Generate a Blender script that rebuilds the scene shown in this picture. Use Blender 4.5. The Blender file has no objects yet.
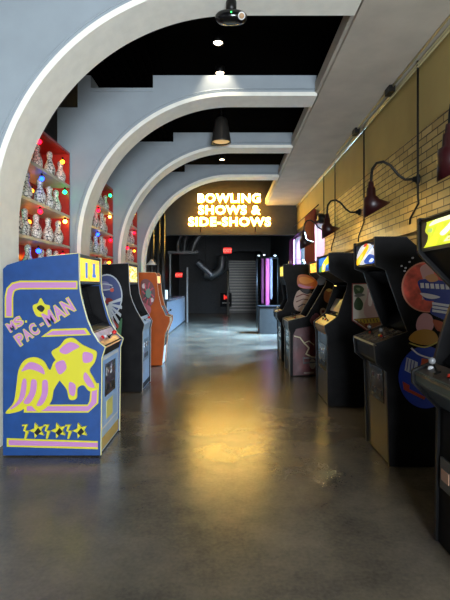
import bpy, bmesh, math, random
from mathutils import Vector, Matrix
random.seed(7)
C = bpy.context.scene.collection
sc = bpy.context.scene

# ------------------------------------------------------------------ camera
F = 450.0; VX = 228.0; VY = 286.0; CH = 1.45
cd = bpy.data.cameras.new('camera'); cam = bpy.data.objects.new('camera', cd); C.objects.link(cam)
cam.location = (0, 0, CH); cam.rotation_euler = (math.pi/2, 0, 0)
cd.sensor_fit = 'VERTICAL'; cd.sensor_height = 36; cd.lens = 27.0
cd.shift_x = (225-VX)/600.0; cd.shift_y = (VY-300)/600.0
cd.clip_start = .05; cd.clip_end = 200
sc.camera = cam

# ------------------------------------------------------------------ world, light, exposure
w = bpy.data.worlds.new('world'); sc.world = w; w.use_nodes = True
bg = w.node_tree.nodes['Background']; bg.inputs[0].default_value = (.62, .78, 1.0, 1); bg.inputs[1].default_value = .5
def area(name, loc, rot, sx, sy, power, col):
    l = bpy.data.lights.new(name, 'AREA'); l.shape = 'RECTANGLE'; l.size = sx; l.size_y = sy
    l.energy = power; l.color = col
    o = bpy.data.objects.new(name, l); C.objects.link(o); o.location = loc; o.rotation_euler = rot
    return o
# daylight through the storefront window behind the viewer (it faces +Y, tipped up a little)
area('daylight_front', (1.2, -3.6, 1.6), (math.radians(96), 0, math.radians(24)), 2.6, 2.4, 1250, (.80, .89, 1.0))
# daylight through the side windows further down the aisle
area('daylight_side', (3.9, 13.4, 4.2), (0, math.radians(55), 0), 1.4, 5.0, 15000, (.34, .62, 1.0))
sc.view_settings.view_transform = 'Standard'; sc.view_settings.look = 'None'
sc.view_settings.gamma = 1; sc.view_settings.use_curve_mapping = False
sc.view_settings.exposure = 0.35

# ------------------------------------------------------------------ materials
def lin(h):
    h = h.lstrip('#'); o = []
    for i in (0, 2, 4):
        c = int(h[i:i+2], 16)/255
        o.append(c/12.92 if c <= .04045 else ((c+.055)/1.055)**2.4)
    return tuple(o)
_m = {}
def mat(name, col, rough=.5, metal=0, noise=.0, scale=8, bump=0, spec=.5, alpha=None):
    if name in _m: return _m[name]
    m = bpy.data.materials.new(name); m.use_nodes = True; _m[name] = m
    nt = m.node_tree; b = nt.nodes['Principled BSDF']
    c = lin(col) if isinstance(col, str) else col
    b.inputs['Base Color'].default_value = (*c, 1)
    b.inputs['Roughness'].default_value = rough; b.inputs['Metallic'].default_value = metal
    b.inputs['Specular IOR Level'].default_value = spec
    tc = nt.nodes.new('ShaderNodeTexCoord')
    n = nt.nodes.new('ShaderNodeTexNoise'); n.inputs['Scale'].default_value = scale; n.inputs['Detail'].default_value = 6
    nt.links.new(tc.outputs['Object'], n.inputs['Vector'])
    if noise:
        r = nt.nodes.new('ShaderNodeValToRGB')
        r.color_ramp.elements[0].position = .3; r.color_ramp.elements[1].position = .7
        r.color_ramp.elements[0].color = (*[x*(1-noise) for x in c], 1)
        r.color_ramp.elements[1].color = (*[min(1, x*(1+noise)+.01*noise) for x in c], 1)
        nt.links.new(n.outputs['Fac'], r.inputs['Fac']); nt.links.new(r.outputs['Color'], b.inputs['Base Color'])
    if bump:
        bp = nt.nodes.new('ShaderNodeBump'); bp.inputs['Strength'].default_value = bump; bp.inputs['Distance'].default_value = .01
        nt.links.new(n.outputs['Fac'], bp.inputs['Height']); nt.links.new(bp.outputs['Normal'], b.inputs['Normal'])
    return m
def emit(name, col, s, base=None):
    if name in _m: return _m[name]
    m = bpy.data.materials.new(name); m.use_nodes = True; _m[name] = m
    b = m.node_tree.nodes['Principled BSDF']; c = lin(col)
    b.inputs['Base Color'].default_value = (*(lin(base) if base else c), 1); b.inputs['Roughness'].default_value = .4
    b.inputs['Emission Color'].default_value = (*c, 1); b.inputs['Emission Strength'].default_value = s
    return m
def marquee_mat(name, cols, s, scale=9, seed=0):
    """a backlit printed panel: blotches of ink over a lamp"""
    m = bpy.data.materials.new(name); m.use_nodes = True; _m[name] = m
    nt = m.node_tree; b = nt.nodes['Principled BSDF']
    tc = nt.nodes.new('ShaderNodeTexCoord'); mp = nt.nodes.new('ShaderNodeMapping')
    mp.inputs['Location'].default_value = (seed, seed*2, 0); mp.inputs['Rotation'].default_value = (.6, 0, 0); mp.inputs['Scale'].default_value = (1, 1, 2.2)
    n = nt.nodes.new('ShaderNodeTexNoise'); n.inputs['Scale'].default_value = scale; n.inputs['Detail'].default_value = 2; n.inputs['Distortion'].default_value = 1.2
    r = nt.nodes.new('ShaderNodeValToRGB'); r.color_ramp.interpolation = 'CONSTANT'
    k = len(cols)
    while len(r.color_ramp.elements) < k: r.color_ramp.elements.new(.5)
    for i, c in enumerate(cols):
        r.color_ramp.elements[i].position = 0 if i == 0 else .34 + .32*(i-1)/max(1, k-2)
        r.color_ramp.elements[i].color = (*lin(c), 1)
    nt.links.new(tc.outputs['Object'], mp.inputs[0]); nt.links.new(mp.outputs[0], n.inputs['Vector'])
    nt.links.new(n.outputs['Fac'], r.inputs['Fac'])
    nt.links.new(r.outputs['Color'], b.inputs['Emission Color']); b.inputs['Emission Strength'].default_value = s
    nt.links.new(r.outputs['Color'], b.inputs['Base Color']); b.inputs['Roughness'].default_value = .25
    return m

def floor_mat():
    m = mat('polished_concrete', '#4a4641', .2); nt = m.node_tree; b = nt.nodes['Principled BSDF']
    tc = nt.nodes.new('ShaderNodeTexCoord')
    n1 = nt.nodes.new('ShaderNodeTexNoise'); n1.inputs['Scale'].default_value = 1.1; n1.inputs['Detail'].default_value = 12; n1.inputs['Roughness'].default_value = .65
    n2 = nt.nodes.new('ShaderNodeTexNoise'); n2.inputs['Scale'].default_value = 45; n2.inputs['Detail'].default_value = 8
    r = nt.nodes.new('ShaderNodeValToRGB')
    r.color_ramp.elements[0].position = .3; r.color_ramp.elements[1].position = .72
    r.color_ramp.elements[0].color = (*lin('#3b3731'), 1); r.color_ramp.elements[1].color = (*lin('#736958'), 1)
    mx = nt.nodes.new('ShaderNodeMath'); mx.operation = 'MULTIPLY_ADD'; mx.inputs[1].default_value = .22; 
    nt.links.new(tc.outputs['Object'], n1.inputs['Vector']); nt.links.new(tc.outputs['Object'], n2.inputs['Vector'])
    nt.links.new(n2.outputs['Fac'], mx.inputs[0]); 
    s = nt.nodes.new('ShaderNodeMath'); s.operation = 'SUBTRACT'; s.inputs[1].default_value = .11
    nt.links.new(n1.outputs['Fac'], s.inputs[0]); nt.links.new(s.outputs[0], mx.inputs[2]); nt.links.new(mx.outputs[0], r.inputs['Fac'])
    nt.links.new(r.outputs['Color'], b.inputs['Base Color'])
    rr = nt.nodes.new('ShaderNodeMapRange'); rr.inputs['To Min'].default_value = .17; rr.inputs['To Max'].default_value = .32
    nt.links.new(n1.outputs['Fac'], rr.inputs['Value']); nt.links.new(rr.outputs[0], b.inputs['Roughness'])
    bp = nt.nodes.new('ShaderNodeBump'); bp.inputs['Strength'].default_value = .06; bp.inputs['Distance'].default_value = .01
    nt.links.new(n2.outputs['Fac'], bp.inputs['Height']); nt.links.new(bp.outputs['Normal'], b.inputs['Normal'])
    b.inputs['Specular IOR Level'].default_value = .75
    return m
def brick_mat():
    m = mat('painted_brick', '#b09a63', .55); nt = m.node_tree; b = nt.nodes['Principled BSDF']
    tc = nt.nodes.new('ShaderNodeTexCoord'); sp = nt.nodes.new('ShaderNodeSeparateXYZ'); cb = nt.nodes.new('ShaderNodeCombineXYZ')
    nt.links.new(tc.outputs['Object'], sp.inputs[0]); nt.links.new(sp.outputs['Y'], cb.inputs['X']); nt.links.new(sp.outputs['Z'], cb.inputs['Y'])
    br = nt.nodes.new('ShaderNodeTexBrick'); br.inputs['Scale'].default_value = 1
    br.inputs['Brick Width'].default_value = .27; br.inputs['Row Height'].default_value = .088
    br.inputs['Mortar Size'].default_value = .008; br.inputs['Mortar Smooth'].default_value = .2; br.inputs['Bias'].default_value = 0
    br.inputs['Color1'].default_value = (*lin('#97814c'), 1); br.inputs['Color2'].default_value = (*lin('#bda66c'), 1)
    br.inputs['Mortar'].default_value = (*lin('#33270f'), 1)
    nt.links.new(cb.outputs[0], br.inputs['Vector']); nt.links.new(br.outputs['Color'], b.inputs['Base Color'])
    bp = nt.nodes.new('ShaderNodeBump'); bp.invert = True; bp.inputs['Strength'].default_value = .6; bp.inputs['Distance'].default_value = .01
    nt.links.new(br.outputs['Fac'], bp.inputs['Height']); nt.links.new(bp.outputs['Normal'], b.inputs['Normal'])
    return m
def glass_mat(name, tint=(1, 1, 1), gl=.12):
    if name in _m: return _m[name]
    m = bpy.data.materials.new(name); m.use_nodes = True; _m[name] = m; nt = m.node_tree
    nt.nodes.clear(); o = nt.nodes.new('ShaderNodeOutputMaterial'); t = nt.nodes.new('ShaderNodeBsdfTransparent'); g = nt.nodes.new('ShaderNodeBsdfGlossy')
    t.inputs[0].default_value = (*tint, 1); g.inputs['Roughness'].default_value = .05
    x = nt.nodes.new('ShaderNodeMixShader'); x.inputs[0].default_value = gl
    nt.links.new(t.outputs[0], x.inputs[1]); nt.links.new(g.outputs[0], x.inputs[2]); nt.links.new(x.outputs[0], o.inputs[0])
    return m

BLACK = mat('black_laminate', '#0b0a0a', .5, noise=.3, spec=.10)
BLACKG = mat('gloss_black', '#0d0d0e', .15)
DARKM = mat('dark_metal', '#1a1917', .4, .6)
CHROME = mat('chrome', '#9a9a9a', .2, 1)
WHITE = mat('white_plastic', '#d8d6cf', .4)
CREAM = mat('cream_trim', '#ebe8da', .5, noise=.05)
ARCH = mat('arch_grey_paint', '#8f989c', .6, noise=.06, scale=3)
SOFF = mat('soffit_paint', '#b9b0a0', .7, noise=.10, scale=2.5, bump=.2)
DARKC = mat('dark_ceiling', '#0a0908', .95, spec=0)
DARKW = mat('dark_wall', '#2a2723', .6, noise=.2)
PLAST = mat('upper_wall_plaster', '#a8955a', .7, noise=.06, scale=2)
RED = mat('red_cabinet_paint', '#a02218', .35, noise=.15)
BOARD = mat('pale_shelf_wood', '#c8bfa4', .4, noise=.1)
GLASSB = mat('dark_screen_glass', '#08090b', .06)
LEDGE = mat('tan_wood_ledge', '#b79a5a', .45, noise=.15)

# ------------------------------------------------------------------ mesh helpers
class MB:
    def __init__(s): s.v = []; s.f = []; s.mi = []; s.mats = []; s.sm = []
    def _m(s, m):
        if m not in s.mats: s.mats.append(m)
        return s.mats.index(m)
    def add(s, vs, fs, m, smooth=False):
        o = len(s.v); k = s._m(m); s.v += [tuple(v) for v in vs]
        for f in fs: s.f.append([i+o for i in f]); s.mi.append(k); s.sm.append(smooth)
        return s
    def box(s, x0, x1, y0, y1, z0, z1, m):
        x0, x1 = sorted((x0, x1)); y0, y1 = sorted((y0, y1)); z0, z1 = sorted((z0, z1))
        vs = [(x, y, z) for x in (x0, x1) for y in (y0, y1) for z in (z0, z1)]
        return s.add(vs, [(0,1,3,2),(4,6,7,5),(0,4,5,1),(2,3,7,6),(0,2,6,4),(1,5,7,3)], m)
    def prism(s, pts, y0, y1, m, axis='y'):
        """pts are (x,z) extruded along y, or (y,z) along x, or (x,y) along z"""
        n = len(pts)
        mk = {'y': lambda a, b, t: (a, t, b), 'x': lambda a, b, t: (t, a, b), 'z': lambda a, b, t: (a, b, t)}[axis]
        vs = [mk(a, b, y0) for a, b in pts] + [mk(a, b, y1) for a, b in pts]
        fs = [list(range(n)), list(range(2*n-1, n-1, -1))] + [(i, (i+1) % n, (i+1) % n+n, i+n) for i in range(n)]
        return s.add(vs, fs, m)
    def tube(s, path, r, m, n=8, closed=False):
        path = [Vector(p) for p in path]; vs = []; fs = []; N = len(path)
        rs = r if isinstance(r, (list, tuple)) else [r]*N
        up = None
        for i, p in enumerate(path):
            t = (path[min(i+1, N-1)]-path[max(i-1, 0)]).normalized()
            if up is None:
                up = Vector((0, 0, 1)) if abs(t.z) < .9 else Vector((1, 0, 0))
            a = t.cross(up).normalized(); b = a.cross(t).normalized(); up = b
            for k in range(n):
                q = 2*math.pi*k/n; vs.append(p + (a*math.cos(q)+b*math.sin(q))*rs[i])
        for i in range(N-1):
            for k in range(n): fs.append((i*n+k, i*n+(k+1) % n, (i+1)*n+(k+1) % n, (i+1)*n+k))
        s.add(vs, fs, m, True)
        o = len(s.v)-len(vs); km = s._m(m)
        for f in (list(range(n)), list(range((N-1)*n, N*n))): s.f.append([i+o for i in f]); s.mi.append(km); s.sm.append(False)
        return s
    def lathe(s, prof, c, m, n=20, ax=(0, 0, 1)):
        """prof: (radius, height) along ax from c"""
        ax = Vector(ax).normalized(); h = Vector((1, 0, 0)) if abs(ax.x) < .9 else Vector((0, 1, 0))
        a = ax.cross(h).normalized(); b = ax.cross(a); c = Vector(c); vs = []; fs = []
        for r, z in prof:
            for k in range(n):
                q = 2*math.pi*k/n; vs.append(c+ax*z+(a*math.cos(q)+b*math.sin(q))*max(r, 1e-4))
        for i in range(len(prof)-1):
            for k in range(n): fs.append((i*n+k, i*n+(k+1) % n, (i+1)*n+(k+1) % n, (i+1)*n+k))
        fs.append(list(range(n))); fs.append(list(range((len(prof)-1)*n, len(prof)*n)))
        return s.add(vs, fs, m, True)
    def ball(s, c, r, m, n=14):
        return s.lathe([(r*math.sin(math.pi*i/8), -r*math.cos(math.pi*i/8)) for i in range(9)], c, m, n)
    def build(s, name, parent=None, bevel=0):
        me = bpy.data.meshes.new(name)
        off = Vector((0, 0, 0))
        if parent is not None: off = world_off(parent)
        me.from_pydata([tuple(Vector(v)-off) for v in s.v], [], s.f)
        for m in s.mats: me.materials.append(m)
        for i, p in enumerate(me.polygons): p.material_index = s.mi[i]; p.use_smooth = s.sm[i]
        bm = bmesh.new(); bm.from_mesh(me); bmesh.ops.recalc_face_normals(bm, faces=bm.faces); bm.to_mesh(me); bm.free()
        o = bpy.data.objects.new(name, me); C.objects.link(o)
        if parent is not None: o.parent = parent
        if bevel:
            b = o.modifiers.new('bevel', 'BEVEL'); b.width = bevel; b.segments = 2; b.limit_method = 'ANGLE'
        return o
def world_off(o):
    v = Vector(o.location)
    while o.parent is not None: o = o.parent; v += Vector(o.location)
    return v
def tag(o, label=None, cat=None, group=None, kind=None):
    if label: o['label'] = label
    if cat: o['category'] = cat
    if group: o['group'] = group
    if kind: o['kind'] = kind
    return o
def empty(name, loc, label, cat, group=None):
    o = bpy.data.objects.new(name, None); C.objects.link(o); o.location = loc; o.empty_display_size = .1
    return tag(o, label, cat, group)
def struct(mb, name, label=None, parent=None):
    o = mb.build(name, parent)
    if parent is None: o['kind'] = 'structure'
    if label: o['label'] = label
    return o
def copy_tree(o, parent=None):
    c = o.copy(); C.objects.link(c)
    if parent is not None: c.parent = parent
    for ch in list(o.children): copy_tree(ch, c)
    return c
def P(px, py, d): return ((px-VX)*d/F, CH-(py-VY)*d/F)          # measured pixel -> (x, z) in the plane y = d
def smooth(pts, n=5, closed=True):
    out = []; N = len(pts); rng = range(N if closed else N-1)
    g = (lambda i: pts[i % N]) if closed else (lambda i: pts[max(0, min(N-1, i))])
    for i in rng:
        p0, p1, p2, p3 = g(i-1), g(i), g(i+1), g(i+2)
        for k in range(n):
            t = k/n
            out.append(tuple(.5*((2*p1[j])+(-p0[j]+p2[j])*t+(2*p0[j]-5*p1[j]+4*p2[j]-p3[j])*t*t+(-p0[j]+3*p1[j]-3*p2[j]+p3[j])*t**3) for j in (0, 1)))
    if not closed: out.append(tuple(pts[-1]))
    return out
def textgeo(s, size=1, offset=0, extrude=.01, spacing=1.0, line=1.0):
    cu = bpy.data.curves.new('lettering', 'FONT'); cu.body = s; cu.size = size; cu.offset = offset; cu.extrude = extrude
    cu.align_x = 'CENTER'; cu.space_character = spacing; cu.space_line = line; cu.resolution_u = 4
    o = bpy.data.objects.new('lettering', cu); C.objects.link(o)
    bpy.context.view_layer.update()
    me = bpy.data.meshes.new_from_object(o.evaluated_get(bpy.context.evaluated_depsgraph_get()))
    vs = [v.co.copy() for v in me.vertices]; fs = [list(p.vertices) for p in me.polygons]
    bpy.data.objects.remove(o); bpy.data.curves.remove(cu); bpy.data.meshes.remove(me)
    return vs, fs
def put_text(mb, s, cx, y, cz, size, m, offset=0, extrude=.003, ang=0, sx=1, sy=1, spacing=1.0):
    """text facing -Y, centred on cx, baseline at cz"""
    vs, fs = textgeo(s, size, offset, extrude, spacing); ca, sa = math.cos(ang), math.sin(ang)
    mb.add([(cx+(v.x*sx)*ca-(v.y*sy)*sa, y-v.z, cz+(v.x*sx)*sa+(v.y*sy)*ca) for v in vs], fs, m)

# ------------------------------------------------------------------ the room
WX = 2.265; LX = -2.62; CZ = 4.95
struct(MB().box(-2.7, 2.4, -3.2, 30, -.1, 0, floor_mat()), 'floor', 'polished dark concrete floor with a warm mirrored sign glow')
mb = MB().box(-2.7, 2.4, -3.2, 30, CZ, CZ+.1, DARKC)
for i in range(13): mb.box(-2.6+i*.125, -2.55+i*.125, -3, 14.7, CZ-.06, CZ, DARKC)
struct(mb, 'ceiling', 'black ribbed ceiling above the arches')
struct(MB().box(LX-.1, LX, -3.2, 24, 0, CZ, DARKW), 'wall_left')
# right wall: brick below, plaster above, a window opening between y 10.55 and 16.1
struct(MB().box(WX, WX+.12, -3.2, 10.55, 0, 3.27, brick_mat()), 'wall_right', 'tan painted brick wall')
mb = MB().box(WX+.015, WX+.12, -3.2, 16.1, 3.27, CZ, PLAST)
struct(mb, 'wall_right_upper', 'mustard plaster band above the brick')
mb = MB().box(WX, WX+.12, 10.55, 16.1, 0, .9, DARKW); mb.box(WX, WX+.12, 16.1, 24, 0, CZ, DARKW); mb.box(WX, WX+.12, 10.55, 16.1, 3.14, 3.27, DARKW)
struct(mb, 'wall_right_far')
mb = MB(); 
mb.box(-2.7, -.9, -3.2, -3.1, 0, CZ, DARKW); mb.box(2.1, 2.4, -3.2, -3.1, 0, CZ, DARKW); mb.box(-.9, 2.1, -3.2, -3.1, 0, .4, DARKW); mb.box(-.9, 2.1, -3.2, -3.1, 3.7, CZ, DARKW)
struct(mb, 'wall_front')
mb = MB(); mb.box(-2.7, .02, 24, 24.1, 0, CZ, DARKW); mb.box(1.78, 2.4, 24, 24.1, 0, CZ, DARKW); mb.box(.02, 1.78, 24, 24.1, 3.3, CZ, DARKW)
mb.box(-.06, .02, 24.1, 30, 0, CZ, DARKW); mb.box(1.78, 1.86, 24.1, 30, 0, CZ, DARKW); mb.box(-.06, 1.86, 29.9, 30, 0, CZ, DARKW)
struct(mb, 'wall_back')
BULK = mat('olive_bulkhead', '#3d392e', .7, noise=.1)
struct(MB().box(LX, WX, 14.8, 15.0, 3.13, CZ, BULK), 'wall_sign', 'dark bulkhead that carries the glowing lettering')
# soffit box along the right
mb = MB().box(1.26, WX+.02, -3.1, 14.8, 4.10, 4.36, SOFF).box(1.22, 1.26, -3.1, 14.8, 4.14, 4.30, SOFF).box(1.5, WX, -3.1, 14.8, 4.36, CZ, DARKC)
struct(mb, 'ceiling_soffit', 'long pale grey soffit running above the right-hand cabinets')
# wood ledge and panel above the brick wainscot line
mb = MB().box(WX-.05, WX, -3, 10.4, 2.10, 2.20, LEDGE)
struct(mb, 'trim_1', 'tan wooden ledge along the brick wall behind the cabinets')

# the four arches
def arch(i, y0, y1):
    R = 2.11; cx = .06; cz = 4.10-R; X0 = -2.39; T = .055
    arc = [(cx+(R+T)*math.cos(math.pi/2+math.pi/2*k/48), cz+(R+T)*math.sin(math.pi/2+math.pi/2*k/48)) for k in range(49)]
    arci = [(cx+R*math.cos(math.pi/2+math.pi/2*k/48), cz+R*math.sin(math.pi/2+math.pi/2*k/48)) for k in range(49)]
    mb = MB()
    def top(x):
        if x < -2.14: return 3.95
        if x < -1.92: return 4.40
        if x < -1.05: return 4.22
        return 4.40
    # face built in vertical slices so that the outline stays exact
    xs = sorted(set([round(a[0], 5) for a in arc] + [-2.39, -2.14, -1.92, -1.05, 1.24]))
    import bisect
    ax = [a[0] for a in arc][::-1]; az = [a[1] for a in arc][::-1]
    def low(x):
        if x < ax[0]+1e-6 and x < cx-R-T+1e-4: return 0
        if x >= cx: return 4.10+T
        k = min(max(bisect.bisect_left(ax, x), 1), len(ax)-1)
        t = (x-ax[k-1])/max(1e-9, ax[k]-ax[k-1]); return az[k-1]+t*(az[k]-az[k-1])
    vs = []; fs = []
    lft = cx-R-T
    def slab(x0, x1, z0, z1, z0b, zt):
        vs = [(x0, y0, z0), (x1, y0, z1), (x1, y0, zt), (x0, y0, zt), (x0, y1, z0), (x1, y1, z1), (x1, y1, zt), (x0, y1, zt)]
        mb.add(vs, [(0,1,2,3),(7,6,5,4),(0,4,5,1),(3,2,6,7)]+([(0,3,7,4)] if z0b & 1 else [])+([(1,5,6,2)] if z0b & 2 else []), ARCH)
    slab(-2.39, lft, 0, 0, 3, 3.95)
    pts = [x for x in xs if x >= lft-1e-6]
    for a, b in zip(pts[:-1], pts[1:]):
        if b-a < 1e-5: continue
        e = 0
        if abs(a+2.14) < 1e-4 or abs(a+1.05) < 1e-4: e |= 1
        if abs(b+1.92) < 1e-4 or b > 1.23: e |= 2
        za = low(a) if a > lft+1e-5 else cz
        slab(a, b, za, low(b), e, top((a+b)/2))
    # lighter panel moulding lines beside the notch
    mb.box(-1.92, -1.05, y0-.012, y0, 4.17, 4.22, ARCH)
    o = struct(mb, 'arch_%s' % ['first', 'second', 'third', 'fourth'][i], 'grey quarter-round arch wall, %s one from the viewer' % ['nearest', 'second', 'third', 'farthest'][i])
    # the cream band round the opening
    mb = MB(); path = [(1.24, 4.10)]+arci+[(cx-R, 0)]; path2 = [(1.24, 4.10+T)]+arc+[(cx-R-T, 0)]
    ya, yb = y0-.03, y1+.01
    for (a, b, c, d) in zip(path[:-1], path[1:], path2[1:], path2[:-1]):
        mb.add([(a[0], ya, a[1]), (b[0], ya, b[1]), (c[0], ya, c[1]), (d[0], ya, d[1]), (a[0], yb, a[1]), (b[0], yb, b[1]), (c[0], yb, c[1]), (d[0], yb, d[1])],
               [(0,1,2,3),(7,6,5,4),(0,4,5,1),(3,2,6,7)], CREAM)
    r = mb.build('arch_band', o); r['label'] = 'cream band lining the arch opening'
    # a shadow-gap bead just outside the band
    mb = MB(); B2 = [(cx+(R+T+.05)*math.cos(math.pi/2+math.pi/2*k/48), y0-.004, cz+(R+T+.05)*math.sin(math.pi/2+math.pi/2*k/48)) for k in range(49)]
    mb.tube([(1.24, y0-.004, 4.10+T+.05)]+B2+[(cx-R-T-.05, y0-.004, 0)], .009, ARCH, 6); mb.build('arch_bead', o)
for i, (a, b) in enumerate([(3.98, 4.40), (6.30, 6.66), (8.65, 8.98), (10.94, 11.27)]): arch(i, a, b)

# windows in the right wall
mb = MB()
for y in (10.55, 12.3, 14.1, 16.0): mb.box(WX+.02, WX+.10, y, y+.10, .9, 3.14, DARKM)
for z in (.9, 2.0, 3.06): mb.box(WX+.03, WX+.09, 10.55, 16.1, z, z+.06, DARKM)
win = struct(mb, 'window_1', 'tall window with dark frame far along the right wall')
MB().box(WX+.055, WX+.065, 10.6, 16.05, .95, 3.1, glass_mat('window_glass')).build('pane', win)
mb = MB()
for x in (-.9, .55, 2.02): mb.box(x, x+.08, -3.18, -3.12, .4, 3.7, DARKM)
win = struct(mb, 'window_2', 'storefront window behind the viewer')
MB().box(-.85, 2.05, -3.155, -3.145, .45, 3.65, glass_mat('window_glass')).build('pane', win)

# staircase at the far end
mb = MB(); ST = mat('stair_grey', '#33322f', .35); NO = mat('stair_nosing', '#6d6a60', .3, .4)
for k in range(18):
    mb.box(.04, 1.76, 24.1+k*.28, 24.1+(k+1)*.28, max(0, k*.17-.1), (k+1)*.17, ST)
    mb.box(.04, 1.76, 24.08+k*.28, 24.13+k*.28, (k+1)*.17-.035, (k+1)*.17+.004, NO)
struct(mb, 'stairs', 'dark stairs with pale nosings climbing at the far end')
st = empty('stair_railing', (.0, 22.6, 0), 'pale steel railing post with a short wall of bars left of the stairs', 'railing')
mb = MB().tube([(0, 22.6, 0), (0, 22.6, 2.2)], .05, mat('steel_rail', '#a8a294', .3, .7)); mb.build('post', st)
mb = MB().tube([(0, 22.6, 2.15), (.05, 23.9, 2.3)], .03, DARKM); mb.build('rail', st); MB().tube([(0, 22.6, 1.0), (.05, 23.9, 1.0)], .03, DARKM).build('rail', st)

# ------------------------------------------------------------------ the red shelf units with painted pins
PINW = mat('pin_white', '#d6d1c6', .3)
def pin_mat(k):
    m = mat('scribbled_pin_%d' % k, '#d6d1c6', .3); nt = m.node_tree; b = nt.nodes['Principled BSDF']
    tc = nt.nodes.new('ShaderNodeTexCoord'); v = nt.nodes.new('ShaderNodeTexVoronoi'); v.feature = 'DISTANCE_TO_EDGE'; v.inputs['Scale'].default_value = 26+6*k
    mp = nt.nodes.new('ShaderNodeMapping'); mp.inputs['Location'].default_value = (k*1.7, k, 0)
    r = nt.nodes.new('ShaderNodeValToRGB'); r.color_ramp.interpolation = 'CONSTANT'
    r.color_ramp.elements[0].color = (*lin('#1a1a1e'), 1); r.color_ramp.elements[1].color = (*lin('#d9d4c8'), 1); r.color_ramp.elements[1].position = .055
    nt.links.new(tc.outputs['Object'], mp.inputs[0]); nt.links.new(mp.outputs[0], v.inputs['Vector']); nt.links.new(v.outputs['Distance'], r.inputs['Fac']); nt.links.new(r.outputs['Color'], b.inputs['Base Color'])
    return m
PINS = []
prof = [(.028, 0), (.045, .04), (.058, .10), (.060, .125), (.052, .18), (.036, .22), (.026, .255), (.025, .28), (.031, .31), (.0325, .335), (.027, .358), (.012, .375), (.001, .38)]
for k in range(3):
    o = MB().lathe(prof, (0, 0, 0), pin_mat(k), 16).build('bowling_pin'); PINS.append(o)
BC = {'red': '#ff0820', 'amber': '#ff8a18', 'yellow': '#ffd050', 'green': '#10e070', 'blue': '#1038ff'}
BULBS = {}
for n, c in BC.items():
    e = MB().ball((0, 0, 0), .028, emit('bulb_'+n, c, 11)).build('string_light_bulb')
    MB().lathe([(.014, .028), (.014, .06), (.006, .065)], (0, 0, 0), DARKM, 8).build('bulb_socket', e)
    BULBS[n] = e
usedp = set(); usedb = set()
ordn = ['topmost', 'second', 'third', 'lowest']
ROWZ = [2.84, 2.42, 2.00, 1.58]
col_seq = [['amber', 'yellow', 'red', 'amber', 'red'], ['green', 'amber', 'blue', 'green', 'red'], ['yellow', 'amber', 'red', 'green', 'amber'], ['red', 'amber', 'blue', 'green', 'green']]
units = [('nearest', 4.46, 6.26, 6), ('middle', 6.72, 8.61, 6), ('farthest', 9.04, 10.9, 6)]
bpos = [(.75, .30), (.62, .25), (.40, .30), (.28, .22), (.10, .18)]
place = ['at its near end', 'second from its near end', 'third from its near end', 'fourth from its near end', 'fifth from its near end', 'at its far end']
for ui, (un, ya, yb, npin) in enumerate(units):
    u = empty('display_shelf', (-2.4, (ya+yb)/2, 0), 'red shelf unit of painted pins on the left wall, %s of three' % un, 'shelf', 'red pin shelves')
    X0, X1 = -2.60, -2.20
    MB().box(X0, X0+.02, ya, yb, 1.15, 3.30, RED).build('back_panel', u)
    for y in (ya, yb-.03): MB().box(X0+.02, X1, y, y+.03, 1.15, 3.30, RED).build('side_panel', u)
    MB().box(X0+.02, X1, ya+.03, yb-.03, 3.27, 3.30, RED).build('top_panel', u)
    for z in ROWZ+[1.15]: MB().box(X0+.02, X1+.015, ya+.03, yb-.03, z-.035, z, BOARD).build('shelf_board', u)
    for ri, z in enumerate(ROWZ):
        L = yb-ya-.2
        for k in range(npin):
            y = ya+.12+L*k/(npin-1)+random.uniform(-.02, .02)
            src = PINS[(k+ri+ui) % 3]
            if src.name in usedp: o = src.copy(); C.objects.link(o)
            else: o = src; usedp.add(src.name)
            s = random.uniform(.9, 1.0)
            o.location = (-2.33+random.uniform(-.03, .03), y, z); o.scale = (1.22, 1.22, s*.97); o.rotation_euler = (0, 0, random.uniform(0, 6))
            tag(o, 'painted pin, %s board of the %s red shelf, %s' % (ordn[ri], un, place[k]), 'bowling pin', 'painted bowling pins on the red shelves')
        for bi, cn in enumerate(col_seq[(ri+ui) % 4]):
            src = BULBS[cn]
            if src.name in usedb: o = copy_tree(src)
            else: o = src; usedb.add(src.name)
            y = yb-.16-(1.5*bi/4.0)+random.uniform(-.07, .07)
            o.location = (-2.52 if bi % 2 else -2.225, y, min(3.19, z+(.27 if bi % 2 else .31)+random.uniform(-.04, .03)))
            tag(o, '%s globe bulb, %s board of the %s red shelf, %s' % (cn, ordn[ri], un, ['at the far end', 'second from the far end', 'in the middle', 'second from the near end', 'nearest'][bi]), 'light bulb', 'coloured globe bulbs in the red shelves')
    # light cord along each shelf
# red wainscot foot visible at the extreme left behind the blue cabinet
struct(MB().box(-2.60, -1.93, 4.44, 4.455, 0, 1.15, mat('dark_red_panel', '#5a1013', .4)), 'trim_2', 'dark red board between first arch and blue cabinet')

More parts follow.
